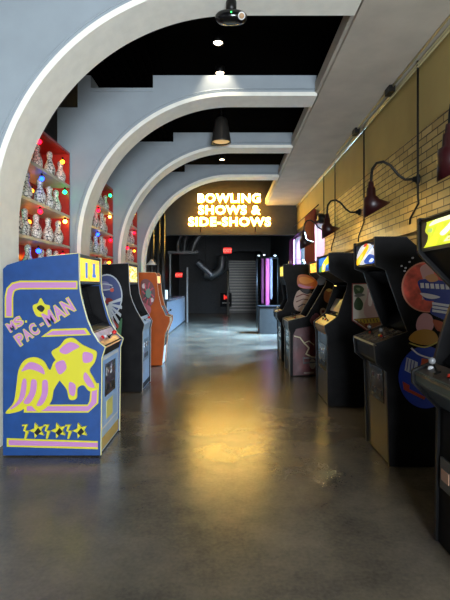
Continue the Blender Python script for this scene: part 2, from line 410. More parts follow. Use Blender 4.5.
# ------------------------------------------------------------------ arcade cabinets
def strip(mb, pts, y0, y1, s, inset, th, m):
    for a, b in zip(pts[:-1], pts[1:]):
        dx, dz = b[0]-a[0], b[1]-a[1]; l = math.hypot(dx, dz)
        if l < 1e-5: continue
        n = (dz/l, -dx/l) if s > 0 else (-dz/l, dx/l)
        q = [(a[0]+n[0]*inset, a[1]+n[1]*inset), (b[0]+n[0]*inset, b[1]+n[1]*inset), (b[0]+n[0]*(inset+th), b[1]+n[1]*(inset+th)), (a[0]+n[0]*(inset+th), a[1]+n[1]*(inset+th))]
        mb.prism(q, y0, y1, m)
class Cab:
    def __init__(s, name, label, sgn, dref, y0, y1, prof, backx, sidem, trimm, pre=(), group='arcade cabinets', cat='arcade machine', bodym=None):
        s.s = sgn; s.d = dref; s.y0 = y0; s.y1 = y1
        W = lambda p: P(p[0], p[1], dref)
        s.prof = [W(p) for p in prof]; pre = [W(p) for p in pre]
        s.prof[-1] = (s.prof[-1][0], .012)
        s.bx = backx; fx = s.prof[-1][0]
        s.root = empty(name, ((backx+fx)/2, (y0+y1)/2, 0), label, cat, group)
        if not pre: pre = [(backx, s.prof[0][1])]
        out = [(backx, .012)] + pre + s.prof
        t = .022; s.t = t; s.side = []
        for (a, b) in ((y0, y0+t), (y1-t, y1)):
            o = MB().prism(out, a, b, sidem).build('side_panel', s.root); s.side.append(o)
            mb = MB(); strip(mb, pre[-1:]+s.prof, a-.001, b+.001, sgn, -.005, .0048, trimm)
            mb.build('edge_trim', o)
        bodym = bodym or BLACK
        mb = MB(); strip(mb, [(backx, .012)]+pre+[s.prof[0]], y0+t, y1-t, sgn, .012, .018, bodym); mb.build('top_and_back_panel', s.root)
        mb = MB()
        for yy in (y0+.06, y1-.06):
            for xx in (backx-(-.08 if sgn > 0 else .08), fx-(.08 if sgn > 0 else -.08)):
                mb.lathe([(.02, 0), (.02, .012)], (xx, yy, 0), DARKM, 8)
        mb.build('levelling_feet', s.root)
    def seg(s, name, i, j, m, inset=.012, th=.015, mg=0):
        mb = MB(); strip(mb, s.prof[i:j+1], s.y0+s.t+mg, s.y1-s.t-mg, s.s, inset, th, m); return mb.build(name, s.root)
    def path(s, name, px, m, th=.015, mg=0):
        mb = MB(); strip(mb, [P(a, b, s.d) for a, b in px], s.y0+s.t+mg, s.y1-s.t-mg, s.s, 0, th, m); return mb.build(name, s.root)
    def marquee(s, i, j, m, frame=DARKM):
        a, b = s.prof[i], s.prof[j]
        mb = MB(); strip(mb, [a, b], s.y0+s.t, s.y1-s.t, s.s, .014, .02, frame); fr = mb.build('marquee_box', s.root)
        k = .10; aa = (a[0]+(b[0]-a[0])*k, a[1]+(b[1]-a[1])*k); bb = (a[0]+(b[0]-a[0])*(1-k), a[1]+(b[1]-a[1])*(1-k))
        mb = MB(); strip(mb, [aa, bb], s.y0+s.t+.02, s.y1-s.t-.02, s.s, .008, .005, m); o = mb.build('marquee_panel', s.root)
        o['label'] = 'backlit printed marquee panel'
        return o
    def marquee_ink(s, i, j, shapes):
        '''ink shapes (u across from far to near, v up) on the lit panel'''
        a, b = s.prof[i], s.prof[j]; mb = MB(); k = .10
        for n_, (pts, col, st) in enumerate(shapes):
            m = emit('ink_%s_%g' % (col[1:], st), col, st); e = s.s*(.0006+.0004*n_); vs = []
            for (u, v) in pts:
                v = k+(1-2*k)*v; x = b[0]+(a[0]-b[0])*v-s.s*.007+e; z = b[1]+(a[1]-b[1])*v; y = (s.y1-s.t-.02)-(s.y1-s.y0-2*s.t-.04)*u
                vs.append((x, y, z))
            N = len(vs); vs += [(x-e*.8, y, z) for x, y, z in vs]
            mb.add(vs, [list(range(N)), list(range(2*N-1, N-1, -1))]+[(q, (q+1) % N, (q+1) % N+N, q+N) for q in range(N)], m)
        mb.build('marquee_print', s.root)
    def deck(s, i, j, m, sticks=((.3, .5, '#c01818'),), buttons=()):
        a, b = Vector((s.prof[i][0], 0, s.prof[i][1])), Vector((s.prof[j][0], 0, s.prof[j][1]))
        d = s.seg('control_panel', i, j, m, .010, .014)
        t = (b-a).normalized(); n = Vector((-t.z, 0, t.x)) if s.s > 0 else Vector((t.z, 0, -t.x))
        if n.z < 0: n = -n
        base = lambda u, v: a+(b-a)*v+Vector((0, s.y0+(s.y1-s.y0)*u, 0))-n*.010
        for (u, v, c) in sticks:
            p = base(u, v); o = MB().lathe([(.022, 0), (.022, .004), (.006, .006), (.005, .06)], p, DARKM, 12, n).build('joystick', s.root)
            MB().ball(p+n*.07, .019, mat('ball_'+c[1:], c, .2)).build('joystick_ball', o)
        for (u, v, c) in buttons:
            MB().lathe([(.017, 0), (.017, .006), (.012, .008), (.011, .013), (.001, .014)], base(u, v), mat('button_'+c[1:], c, .25), 12, n).build('button', s.root)
        return d
    def front_x(s, z, extra=0):
        pts = s.prof
        for a, b in zip(pts[:-1], pts[1:]):
            if min(a[1], b[1]) <= z <= max(a[1], b[1]) and a is not b: x = a[0]+(b[0]-a[0])*(z-a[1])/((b[1]-a[1]) or 1)
        return x + s.s*(-.012+extra)
    def plate(s, name, u0, u1, z0, z1, m, t=.006, parent=None, base=0):
        """a plate fixed to the vertical front"""
        w = s.y1-s.y0; mb = MB(); ya, yb = s.y0+w*u0, s.y0+w*u1
        xa, xb = s.front_x(z0, base), s.front_x(z1, base); e = s.s*t
        mb.add([(xa, ya, z0), (xa, yb, z0), (xb, yb, z1), (xb, ya, z1), (xa+e, ya, z0), (xa+e, yb, z0), (xb+e, yb, z1), (xb+e, ya, z1)],
               [(0,1,2,3),(4,5,6,7),(0,1,5,4),(3,2,6,7),(0,3,7,4),(1,2,6,5)], m)
        return mb.build(name, parent or s.root)
    def coin_door(s, u0, u1, z0, z1, col=BLACKG):
        d = s.plate('coin_door', u0, u1, z0, z1, col, .006); w = u1-u0; h = z1-z0
        for k in (0.14, .56):
            f = s.plate('coin_slot', u0+w*k, u0+w*(k+.3), z0+h*.62, z0+h*.86, CHROME, .004, d, .006)
            s.plate('coin_button', u0+w*(k+.08), u0+w*(k+.22), z0+h*.67, z0+h*.79, mat('coin_lamp', '#3c0c08', .3), .004, f, .010)
            s.plate('coin_return', u0+w*k, u0+w*(k+.3), z0+h*.14, z0+h*.34, DARKM, .004, d, .006)
        return d
    def art(s, layers, name='side_art', label='printed side artwork', y=None):
        """layers: (points in measured pixels, colour material) stacked on the near side panel"""
        mb = MB(); y = s.y0 if y is None else y
        for k, L in enumerate(layers):
            ya = y-.0008-.0007*k
            if callable(L): L(mb, ya); continue
            mb.prism([P(a, b, s.d) for a, b in L[0]], ya, y-.0001, L[1])
        o = mb.build(name, s.side[0]); o['label'] = label; return o
def flat(c, r=.4): return mat('print_'+c.lstrip('#'), c, r)
def circ(cx, cy, rx, ry=None, n=28, a0=0, a1=360):
    ry = ry or rx; return [(cx+rx*math.cos(math.radians(a0+(a1-a0)*k/n)), cy+ry*math.sin(math.radians(a0+(a1-a0)*k/n))) for k in range(n+(0 if a1-a0 == 360 else 1))]
def band(pts, w):
    """polyline -> ribbon polygon of width w"""
    L = []; R = []
    for i, p in enumerate(pts):
        a = pts[max(0, i-1)]; b = pts[min(len(pts)-1, i+1)]; dx, dy = b[0]-a[0], b[1]-a[1]; l = math.hypot(dx, dy) or 1
        nx, ny = -dy/l*w/2, dx/l*w/2; 
        if 0 < i < len(pts)-1:
            d1 = (p[0]-a[0], p[1]-a[1]); l1 = math.hypot(*d1) or 1; c = (d1[0]*dx+d1[1]*dy)/(l1*l); nx /= max(.5, c); ny /= max(.5, c)
        L.append((p[0]+nx, p[1]+ny)); R.append((p[0]-nx, p[1]-ny))
    return L+R[::-1]
YEL, PNK = flat('#b9b024'), flat('#a870a0')
BLU = mat('blue_side_paint', '#07376e', .5, noise=.12, scale=14)

# --- left 1: the blue and yellow cabinet
c = Cab('arcade_cabinet', 'bright blue cabinet with pink and yellow side print lettered MS. PAC-MAN', 1, 3.82, 3.82, 4.50,
    [(78.6,253.4),(79,284),(80,293),(82.5,304),(87,320),(92,332),(97.8,341.6),(104.8,347.5),(101.5,358),(100.5,457)], P(3, 0, 3.82)[0], BLU, flat('#cfc98a'),
    pre=[(3,269),(7,265),(20,261),(50,256)])
c.marquee(0, 1, marquee_mat('yellow_marquee', ['#d89c08', '#ecc414', '#f0d020', '#eec81c', '#e8b810'], .85, 3, 1))
c.path('marquee_underside', [(79,284),(60,287)], BLACK); c.path('monitor_glass', [(62,287),(70,318),(86,331)], GLASSB)
c.path('monitor_bezel', [(84,328),(92,333.5)], BLACK)
MB().prism([P(a, b, 3.82) for a, b in [(77,286),(78,293),(80.5,304),(85,321),(90,334),(60,334),(60,286)]], 4.4745, 4.4775, BLACK).build('inner_liner', c.root)
MB().prism([P(a, b, 3.82) for a, b in [(77,286),(78,293),(80.5,304),(85,321),(90,334),(60,334),(60,286)]], 3.8425, 3.8455, BLACK).build('inner_liner', c.root)
mk = c.plate
for (u0, u1, z0, z1) in ((.30, .38, 1.52, 1.66), (.62, .72, 1.56, 1.66), (.60, .76, 1.53, 1.56)):
    mb = MB(); w_ = c.y1-c.y0; xx = c.prof[0][0]-.008; mb.box(xx, xx+.004, c.y0+w_*u0, c.y0+w_*u1, z0, z1, emit('blue_ink', '#2a66b0', .6)); mb.build('marquee_print', c.root)
c.deck(5, 7, mat('pink_deck', '#a8736a', .35, noise=.3, scale=20), ((.5, .55, '#c81a1a'),), ((.25, .45, '#c81a1a'), (.36, .45, '#e0e0e0'), (.66, .45, '#e0e0e0'), (.78, .45, '#c81a1a')))
c.seg('control_panel_lip', 7, 8, BLACK); 
fp = c.seg('front_panel', 8, 9, mat('pale_blue_front', '#9fb8cc', .35, noise=.08)); 
c.plate('front_border', .06, .94, .20, .83, WHITE, .002)
c.plate('front_print', .10, .90, .22, .80, mat('pale_blue_print', '#8fb2d6', .35, noise=.1), .003)
c.coin_door(.22, .74, .47, .76)
c.plate('kick_plate', 0.03, .97, .03, .13, flat('#b99a4a'), .004)
mb_ = c.plate('front_emblem', .30, .62, .26, .42, flat('#d9cf6a'), .005)
def lay(mb, y, pts, m): mb.prism([P(a, b, 3.82) for a, b in pts], y, 3.8199, m)
L = []
# frame stripes
L += [(band([(9,317.5),(9,297),(10.5,290),(14,286.5),(20,285),(77.5,285)], 8.5), YEL), (band([(9,316.3),(9,297),(10.5,290.2),(14,286.7),(20,285.1),(76.3,285)], 5.5), PNK)]
L += [([(41,337),(91,335),(86,328),(52,329)], YEL), ([(45,335.3),(87,334),(84,329.8),(53,330.8)], PNK)]
L += [(band([(24,408.5),(88,408.5),(94,402),(95,383)], 8), YEL), (band([(27,408.5),(88,408.5),(94,402),(95,384)], 5), PNK)]
L += [([(7,438),(98,441),(98,449),(7,446.5)], YEL), ([(9,439.8),(98,442.6),(98,447),(9,445)], PNK)]
# lettering
def letters(mb, y):
    n_ = 0
    for (s, x, yy, hp, wp, an) in (('MS.', 17.5, 327.5, 8.5, 17, 33), ('PAC', 30.5, 338.5, 10.5, 25, 35), ('-', 43.5, 326.5, 8, 4, 32), ('MAN', 62, 317.5, 13, 33, 31)):
        k = 3.82/F; N = max(1, len(s.replace('.', ''))); ca, sa = math.cos(math.radians(an)), math.sin(math.radians(an))
        for q, ch in enumerate(s.replace('.', '')):
            off = (q-(N-1)/2)*wp/N; hx = 0; 
            for (mm, o_, yo) in ((YEL, .085, 0), (PNK, .035, .0016)):
                vs, fs = textgeo(ch, 1, o_, .0002); ref, _ = textgeo(ch, 1, 0, 0)
                x0, x1 = min(v.x for v in ref), max(v.x for v in ref); h = .69
                sx = (wp/N*.80)*k/max(.3, x1-x0); sz = hp*k/h; cx = (x0+x1)/2
                X, Z = P(x+off*ca, yy-off*sa, 3.82); n_ += 1
                mb.add([(X+(v.x-cx)*sx*ca-v.y*sz*sa, y-yo-.0004*(q % 3)-v.z*.3, Z+(v.x-cx)*sx*sa+v.y*sz*ca) for v in vs], fs, mm)
        if '.' in s:
            X, Z = P(x+10.5*ca, yy-10.5*sa, 3.82); mb.box(X-.006, X+.010, y-.001, y, Z-.006, Z+.012, YEL)
# abstract splash shapes
INK = flat('#14140f')
L += [(smooth([(33,306),(38,303),(41,298),(45,304),(50,306),(48,314),(42,317),(36,315)]), YEL), (smooth([(37,308),(41,305),(45,308),(42,312)]), INK)]
L.append(letters)
comet = smooth([(6,413),(14,402),(17,385),(19,370),(25,360),(35,357),(44,361),(50,370),(54,362),(60,358),(68,362),(66,371),(60,380),(54,390),(52,400),(46,408),(38,411),(30,405),(20,411)])
L += [(comet, YEL)]
for q in ([(10,409),(19,399),(23,380),(27,381),(25,397),(17,406)], [(24,402),(30,392),(32,380),(37,381),(36,393),(30,403)], [(37,405),(42,394),(43,381),(48,381),(48,394),(43,404)],
          [(22,371),(30,362),(42,366),(45,374),(38,371),(30,369)], [(56,366),(62,361),(64,368),(58,374)]): L.append((smooth(q), PNK))
comet2 = smooth([(52,352),(60,346),(66,339),(74,338),(82,344),(90,348),(97,352),(95,362),(90,370),(94,378),(98,388),(90,391),(84,385),(78,388),(77,398),(70,399),(67,389),(60,380),(54,372),(57,362)])
L += [(comet2, YEL)]
for q in ([(60,350),(70,342),(80,346),(74,350),(66,354)], [(84,352),(93,354),(92,361),(84,362)], [(86,372),(92,380),(95,387),(89,386),(84,378)], [(70,382),(76,385),(75,395),(70,393)], [(56,364),(64,360),(67,368),(60,374)]): L.append((smooth(q), PNK))
for k in range(3):
    x = 38+k*21.5
    L += [([(x+(8 if a % 2 else 3.6)*math.cos(math.radians(a*36)), 430+(8 if a % 2 else 3.6)*math.sin(math.radians(a*36))) for a in range(10)], YEL),
          ([(x-3,432),(x+1,427),(x+4,431),(x,435)], INK), (band([(x-15,425),(x-11,424.5),(x-13,430),(x-10,431),(x-12,438)], 1.6), YEL)]
c.art(L, label='pink and yellow side print with slanted lettering')

# --- left 2: black cabinet, starburst art
c = Cab('arcade_cabinet', 'black cabinet with silver starburst and blue planet side print, left row', 1, 6.13, 6.13, 6.78,
    [(128.3,263.4),(129,284),(130,294),(132.4,302),(136,310),(140,317),(144.3,324.5),(142.5,332),(142.2,392.5)], -2.035, BLACK, flat('#9a968c'), pre=[(72,266),(100,264.6)])
c.marquee(0, 1, marquee_mat('pale_yellow_marquee', ['#d8c850', '#eee08a', '#d8b838', '#f0e8b8', '#b89028'], .95, 5, 3))
c.path('marquee_underside', [(129,284),(118,285)], BLACK); c.path('monitor_glass', [(119,285),(122,306),(134,315)], GLASSB)
c.deck(5, 6, mat('silver_deck', '#8d98a4', .3), ((.35, .5, '#c81a1a'),), ((.6, .5, '#e0e0e0'), (.72, .5, '#e0e0e0')))
c.seg('control_panel_lip', 6, 7, mat('silver_deck', '#8d98a4')); c.seg('front_panel', 7, 8, mat('steel_blue_front', '#8fa4b8', .3, noise=.25, scale=10))
c.coin_door(.2, .8, .40, .70, mat('steel_door', '#6c7c8c', .3, .5)); c.plate('kick_plate', .03, .97, .03, .10, BLACK, .004)
B1, SI, GN = flat('#33406c'), flat('#a8aeb0'), flat('#3c6a44')
L = [(circ(107, 296, 15.5, 22), SI), (circ(107, 296, 14.3, 20.6), B1), (circ(104, 286, 6, 5), flat('#6c6a8c')), (band(circ(104, 287, 9, 3, 16), 1.2), SI), (circ(112, 290, 2, 2), flat('#b84a3a')), (circ(108,301,5,3), flat('#7c1e1a')), (circ(103,299,3,3), flat('#c4c8cc'))]
for a in range(-2, 8):
    t = math.radians(20+a*17); L.append(([(107+2*math.cos(t-.5), 304+2*math.sin(t-.5)), (107+15*math.cos(t-.06), 306+28*math.sin(t-.06)), (107+15*math.cos(t+.06), 306+28*math.sin(t+.06)), (107+2*math.cos(t+.5), 304+2*math.sin(t+.5))], SI))
L += [(smooth([(117,330),(122,318),(121,335),(119,338)]), GN), ([(112,318),(119,326),(118,329)], flat('#9a2a22'))]
c.art(L, label='silver starburst under blue planet oval')

# --- left 3: orange-brown wood cabinet
OR = mat('orange_wood_laminate', '#a84a06', .5, noise=.12, scale=6, spec=.2)
c = Cab('arcade_cabinet', 'orange-brown wood cabinet with insect-like side print, third on the left', 1, 8.15, 8.15, 8.62,
    [(155,272.5),(156.8,275),(157.2,284),(158.2,294),(161,306),(165.6,315.8),(169.8,317),(169.6,322),(165,334),(162,364.5)], -2.035, OR, flat('#c9a878'), pre=[(116,272.5)], bodym=OR)
c.marquee(1, 2, emit('orange_glow', '#ffb060', 1.3))
c.path('marquee_underside', [(157.2,284),(150,285)], BLACK); c.path('monitor_glass', [(150,285),(153,304),(162,311)], GLASSB)
c.deck(4, 6, BLACK, ((.5, .6, '#1a1a1a'),), ((.3, .6, '#c81a1a'),)); c.seg('control_panel_lip', 6, 8, mat('tan_lip', '#b08a58')); c.seg('front_panel', 8, 9, WHITE); c.coin_door(.2, .8, .35, .62)
G1 = flat('#5d7f6d')
L = [(smooth([(141,282),(146,279),(152,283),(155,291),(154,301),(149,307),(143,303),(141,292)]), flat('#6a3534')), (circ(148,294,4.2,7), flat('#2d2b33')), (circ(148.5,293,2.8,5), G1), (smooth([(141,302),(146,304),(151,308),(149,315),(143,313),(140,308)]), flat('#b05a64')), (circ(144,286,2,2.5), flat('#c9b7b4')), (circ(152,300,1.6,2.2), flat('#c9b7b4'))]
for a in (0, 45, 90, 135, 180, 225, 270, 315): L.append((band([(148+3*math.cos(math.radians(a)), 294+5*math.sin(math.radians(a))), (148+6*math.cos(math.radians(a+15)), 294+12*math.sin(math.radians(a+15)))], 1.2), flat('#b23a4a')))
c.art(L, label='pink and green round bug-like pattern')

# --- right 1 (nearest, cut by the frame)
TW = flat('#c9c2a4', .3)
c = Cab('arcade_cabinet', 'nearest right-hand black cabinet with glowing yellow-green marquee, cut by frame edge', -1, 2.56, 1.87, 2.56,
    [(417.5,219.5),(417.5,252),(421,257),(455,292),(444,322),(433,361),(411.7,370),(411.9,382),(436.7,407),(434.5,541)], 2.02, BLACK, DARKM, pre=[(583,219.5)][:0])
c.marquee(0, 1, emit('lime_field', '#d2dc34', .85), mat('marquee_frame', '#5a5a50', .4))
c.marquee_ink(0, 1, [(smooth([(.0,.05),(.0,.95),(.10,.9),(.07,.6),(.13,.4),(.08,.1)]), '#3a3420', .4), (smooth([(.15,.75),(.25,.9),(.5,.92),(.75,.97),(.6,.8),(.35,.78)]), '#f0f4c8', 1), (smooth([(.1,.1),(.22,.3),(.34,.7),(.40,.62),(.32,.28),(.25,.06)]), '#eef030', 1.2), (smooth([(.36,.4),(.5,.62),(.62,.9),(.67,.85),(.55,.5),(.42,.3)]), '#e8dcd8', 1), ([(.42,.08),(.62,.5),(.98,.56),(.98,.1)], '#e8ecae', 1), ([(.5,.3),(.95,.4),(.95,.33),(.5,.23)], '#b8b040', .8), ([(.5,.17),(.95,.25),(.95,.19),(.5,.12)], '#c8b450', .8), (smooth([(.66,.62),(.78,.92),(.98,.95),(.98,.66)]), '#f2d838', 1.1), (smooth([(.62,.72),(.7,.8),(.68,.9),(.6,.84)]), '#8a78b8', .8), (smooth([(.13,.55),(.2,.5),(.22,.62),(.16,.66)]), '#a0bc60', .9)])
c.seg('marquee_underside', 1, 3, BLACK, .02); c.path('monitor_glass', [(455,296),(470,330),(440,362)], GLASSB)
c.deck(5, 6, mat('printed_deck', '#4a3f35', .3, noise=.6, scale=22), ((.35, .5, '#6a6a6a'), (.75, .5, '#6a6a6a')), ((.5, .5, '#d0d0d0'), (.58, .4, '#b03020'), (.9, .4, '#d0d0d0')))
c.seg('control_panel_lip', 6, 7, mat('green_grey_lip', '#4c5a50', .35)); c.seg('control_panel_underside', 7, 8, mat('blue_grey_print', '#38444c', .35))
c.seg('front_panel', 8, 9, BLACK); c.coin_door(.35, .75, .25, .62)
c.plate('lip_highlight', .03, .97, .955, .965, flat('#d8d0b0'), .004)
o = c.plate('token_tray', .74, .93, .33, .50, flat('#4a4a44'), .010)
c.plate('token_label', .78, .90, .38, .44, flat('#b08a70'), .004, o, .010)

# --- right 2: red planet cabinet
c = Cab('arcade_cabinet', 'black cabinet with red planet and blue ball side print, second on the right', -1, 3.585, 3.585, 4.19,
    [(374.9,237),(376,266),(386.5,270),(389.5,280),(400,310),(408.5,332),(374.7,344.5),(376.5,363),(387,372),(389.6,468)], 2.03, BLACK, DARKM, pre=[(478,300),(452,268),(416,245),(407,237.2)])
c.marquee(0, 1, emit('rally_field', '#20242c', .5))
c.marquee_ink(0, 1, [(smooth([(.04,.35),(.15,.7),(.4,.93),(.8,.9),(.97,.6),(.97,.1),(.6,.04),(.2,.05)]), '#dfe4ea', .7), (smooth([(.5,.3),(.7,.45),(.97,.35),(.97,.04),(.6,.04),(.45,.12)]), '#2c58b8', .7), (smooth([(.02,.06),(.05,.32),(.3,.55),(.55,.8),(.68,.92),(.72,.75),(.5,.45),(.3,.2),(.15,.05)]), '#f4c010', .9), (smooth([(.1,.12),(.2,.35),(.4,.55),(.35,.35),(.2,.15)]), '#fbe860', 1), (smooth([(.45,.85),(.55,.97),(.66,.95),(.6,.85)]), '#c83420', .9), ([(.42,.3),(.9,.72),(.93,.66),(.47,.25)], '#ffffff', .9), ([(.6,.5),(.95,.82),(.97,.76),(.64,.45)], '#9ab4d8', .9), (smooth([(.72,.12),(.85,.25),(.95,.18),(.85,.08)]), '#e0e8f4', 1)])
c.seg('marquee_underside', 1, 2, BLACK); c.path('monitor_glass', [(388,270),(424,300),(411,331)], GLASSB, .01)
d_ = c.deck(5, 6, mat('picture_deck', '#6a5e50', .25, noise=.7, scale=18), ((.25, .55, '#5a5a5a'), (.75, .55, '#5a5a5a')), ((.4, .5, '#c02a20'), (.47, .5, '#d8c030'), (.9, .5, '#c02a20')))
c.seg('control_panel_lip', 6, 8, BLACK); c.seg('front_panel', 8, 9, mat('dull_steel_front', '#5a5040', .3, .5))
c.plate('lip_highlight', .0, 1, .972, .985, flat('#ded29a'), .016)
c.coin_door(.2, .75, .48, .76)
def planet(mb, y): pass
PLN = mat('planet_print', '#dc5c4a', .4, noise=.4, scale=16)
DB, LB, OG = flat('#1c3596'), flat('#39579e'), flat('#b8862e')
L = [(circ(427, 287, 25.5, 25.5, 40), flat('#d88a70')), (circ(427.4, 287, 24.3, 24.3, 40), PLN), (smooth([(420,268),(430,264),(434,275),(430,290),(422,300),(424,284)]), flat('#d8a8a8')),
     (smooth([(418,281),(430,279),(448,281),(468,276),(476,296),(470,318),(452,322),(440,318),(430,312),(434,302),(425,300),(421,292)]), DB),
     (smooth([(420,293),(430,294),(440,297),(432,299),(424,297)]), flat('#e6e2ea')), (smooth([(425,277),(434,274),(438,280),(430,282)]), flat('#d9a070'))]
for k in range(6): L.append(([(420+k*5, 283+.3*k), (423.4+k*5, 283+.3*k), (424+k*5, 288+.3*k), (420.6+k*5, 288+.3*k)], flat('#e8e8ee')))
for k in range(3): L.append(([(432, 302+k*3.6), (452, 305+k*3.6), (452, 307.4+k*3.6), (432, 304.6+k*3.6)], flat('#e0e2ee')))
L += [(smooth([(418,318),(424,313),(431,316),(433,326),(428,333),(420,333),(416,327)]), flat('#d39aa0')), (smooth([(432,320),(442,322),(448,328),(438,331)]), flat('#b5542a'))]
L += [(circ(425, 377, 26.5, 31, 40), flat('#1a3cae')), (smooth([(409,340),(414,332),(424,329),(434,332),(437,341),(424,345)]), OG), (band(smooth([(411,348),(418,354),(430,358),(444,360)], closed=False), 1.6), flat('#e8e8f0')),
      ([(406,357),(417,362),(416,376),(404,370)], flat('#c8ccd8')), ([(421,358),(428,359),(427,368),(420,366)], flat('#c0522a')), ([(402,381),(409,385),(408,392),(403,389)], flat('#b03a22')), (band([(408,390),(416,394),(424,398)], 3), flat('#b8421e')), (band(smooth([(409,343),(424,347),(438,341)], closed=False), 1.2), flat('#d8c860'))]
for k in range(3): L.append((band([(407.5+k*3, 358.5+k*1.2), (406+k*3, 370+k*1.4)], .7), DB))
for (x, y_) in ((409,262),(405,268),(401,266),(404,271),(412,258)): L.append((circ(x, y_, .7, .9, 8), flat('#d8d8e0')))
c.art(L, label='red planet, blue jersey shape and blue ball')

# --- right 3: shield art
c = Cab('arcade_cabinet', 'tall black cabinet with white arrow-shaped camouflage side print, third on the right', -1, 5.40, 5.40, 6.11,
    [(329,253.3),(329.5,272),(348,283),(347,289),(338,316.5),(325,326),(325.5,331),(327.5,336),(328,407)], 2.03, BLACK, DARKM)
c.marquee(0, 1, emit('blue_field', '#1c50b8', .7))
c.marquee_ink(0, 1, [(smooth([(.1,.5),(.2,.95),(.6,.9),(.9,.6),(.9,.2),(.5,.4)]), '#2c80d8', 1), (smooth([(.3,.0),(.4,.5),(.75,.85),(.97,.95),(.97,.5),(.7,.35),(.6,.0)]), '#f0d828', 1.2), (smooth([(.05,.0),(.1,.3),(.3,.35),(.3,.0)]), '#4a9860', .8), (smooth([(.4,.1),(.5,.45),(.62,.5),(.52,.1)]), '#f4f0d0', 1)])
c.seg('marquee_underside', 1, 2, BLACK); c.path('monitor_glass', [(347,286),(360,296),(340,316)], GLASSB, .01)
c.path('bezel_reflection', [(350,300),(341,316.5)], mat('bezel_painted_reflection', '#b4ab98', .3))  # pale colour stands in for light reflected off the bezel
c.deck(4, 5, mat('tan_deck', '#b09a68', .35), ((.3, .5, '#181818'),), ((.5, .5, '#c81a1a'), (.7, .5, '#181818')))
c.seg('control_panel_lip', 5, 7, mat('tan_lip', '#b08a58')); c.seg('front_panel', 7, 8, mat('grey_front', '#3c3c3a', .3, .3, noise=.2)); c.coin_door(.2, .8, .40, .72)
MB().box(1.30, 1.44, 5.6, 5.8, 1.845, 1.87, BLACK).build('top_vent', c.root)
W_ = flat('#cfc9bd'); CG = flat('#34502c')
L = [([(352,283.5),(382,283),(392,322),(367.5,331.5),(352,320.5)], flat('#8a3a34')), ([(353,284.5),(382,284),(391,321),(367.5,330),(353,320)], W_),
     (smooth([(354,286),(360,285.5),(364,289),(361,294),(355,294)]), CG), (smooth([(354,303),(358,297),(363,303),(361,310),(355,309)]), CG), (smooth([(356,288),(360,288),(359,291)]), flat('#8a9a72')),
     (smooth([(368,284),(372,290),(376,303),(380,318),(366,317),(364,306),(367,296)]), flat('#c6a8a6')), (smooth([(369,292),(372,299),(371,306),(368,304)]), flat('#e8e2e2')), (smooth([(354,296),(359,293),(365,295),(358,297)]), flat('#6a6c66')),
     ([(353,319),(390,316),(391,321),(367.5,329.5)], flat('#8a5a24')), ([(355,319.5),(388,317),(389,320.5),(366,324)], flat('#c0a83a')), ([(365,323.5),(370,323),(370,327),(367.5,328.5),(365,327)], flat('#7c1a14')), (band([(366,324),(366,327),(367.5,325.5),(369,327),(369,324)], .7), INK)]
for k in range(9): L.append((band([(357+k*3.2, 319.8-k*.2), (358+k*3.2, 323.2-k*.2)], .8), flat('#4a3a14')))
c.art(L, label='white arrow-shaped print with green camouflage patches')

# --- right 4: dark red lightning cabinet
RD = mat('dark_red_print_side', '#4a1414', .3, noise=.5, scale=5)
c = Cab('arcade_cabinet', 'leaning cabinet with dark red lightning side print, fourth on the right', -1, 7.21, 7.21, 7.88,
    [(316.8,260.5),(317,273),(326.5,281.3),(325.5,285),(307,316.5),(288,321),(288.3,328),(290,333),(290,376.6)], 2.03, BLACK, flat('#8d8470'))
c.marquee(0, 1, marquee_mat('orange_marquee', ['#f08020', '#ffb040', '#ffd860', '#f09030'], 1.4, 6, 2))
c.seg('marquee_underside', 1, 2, BLACK); c.path('monitor_glass', [(326,285),(331,288),(312,316)], GLASSB, .01)
c.deck(4, 5, mat('tan_deck', '#b09a68', .35), ((.3, .5, '#181818'), (.75, .5, '#181818')), ((.5, .5, '#c81a1a'),))
c.seg('control_panel_lip', 5, 7, DARKM); c.seg('front_panel', 7, 8, mat('grey_front', '#3c3c3a')); c.coin_door(.2, .8, .40, .72)
BO = flat('#c8b890')
L = [([(296,329),(322,324),(334,330),(334,374),(293,375.5),(293,336)], RD), (band([(294,336),(300,337.5),(304,343),(309,348),(306,354),(312,357),(320,358)], 1.2), BO), (band([(304,343),(309,341),(314,345)], .8), BO),
     (smooth([(317,280),(322,275.5),(326,279),(324,284),(319,285)]), flat('#4a4a4e')), (smooth([(325,291),(330,289),(334,292),(333,300),(328,303),(324,299)]), flat('#8e5630')), (smooth([(326,290),(329,288.5),(332,290),(329,292)]), flat('#c8b060')),
     (circ(323,311.5,3.2,3.6), flat('#a08c78')), (circ(323,311.5,1.4,1.6), flat('#601818')), (smooth([(310,320),(316,313),(320,318),(314,326)]), flat('#5a1414')), (circ(312.5,364,3,5), flat('#948a78')), (band([(303,358),(318,358)], 1.2), flat('#6c6c6c')),
     (band([(303.5,357),(303.5,363),(318,362)], 1), flat('#3c3c3c')), (band([(304,373),(314,372.5)], 1.4), flat('#8a8070'))]
c.art(L, label='dark red print with pale lightning bolt')

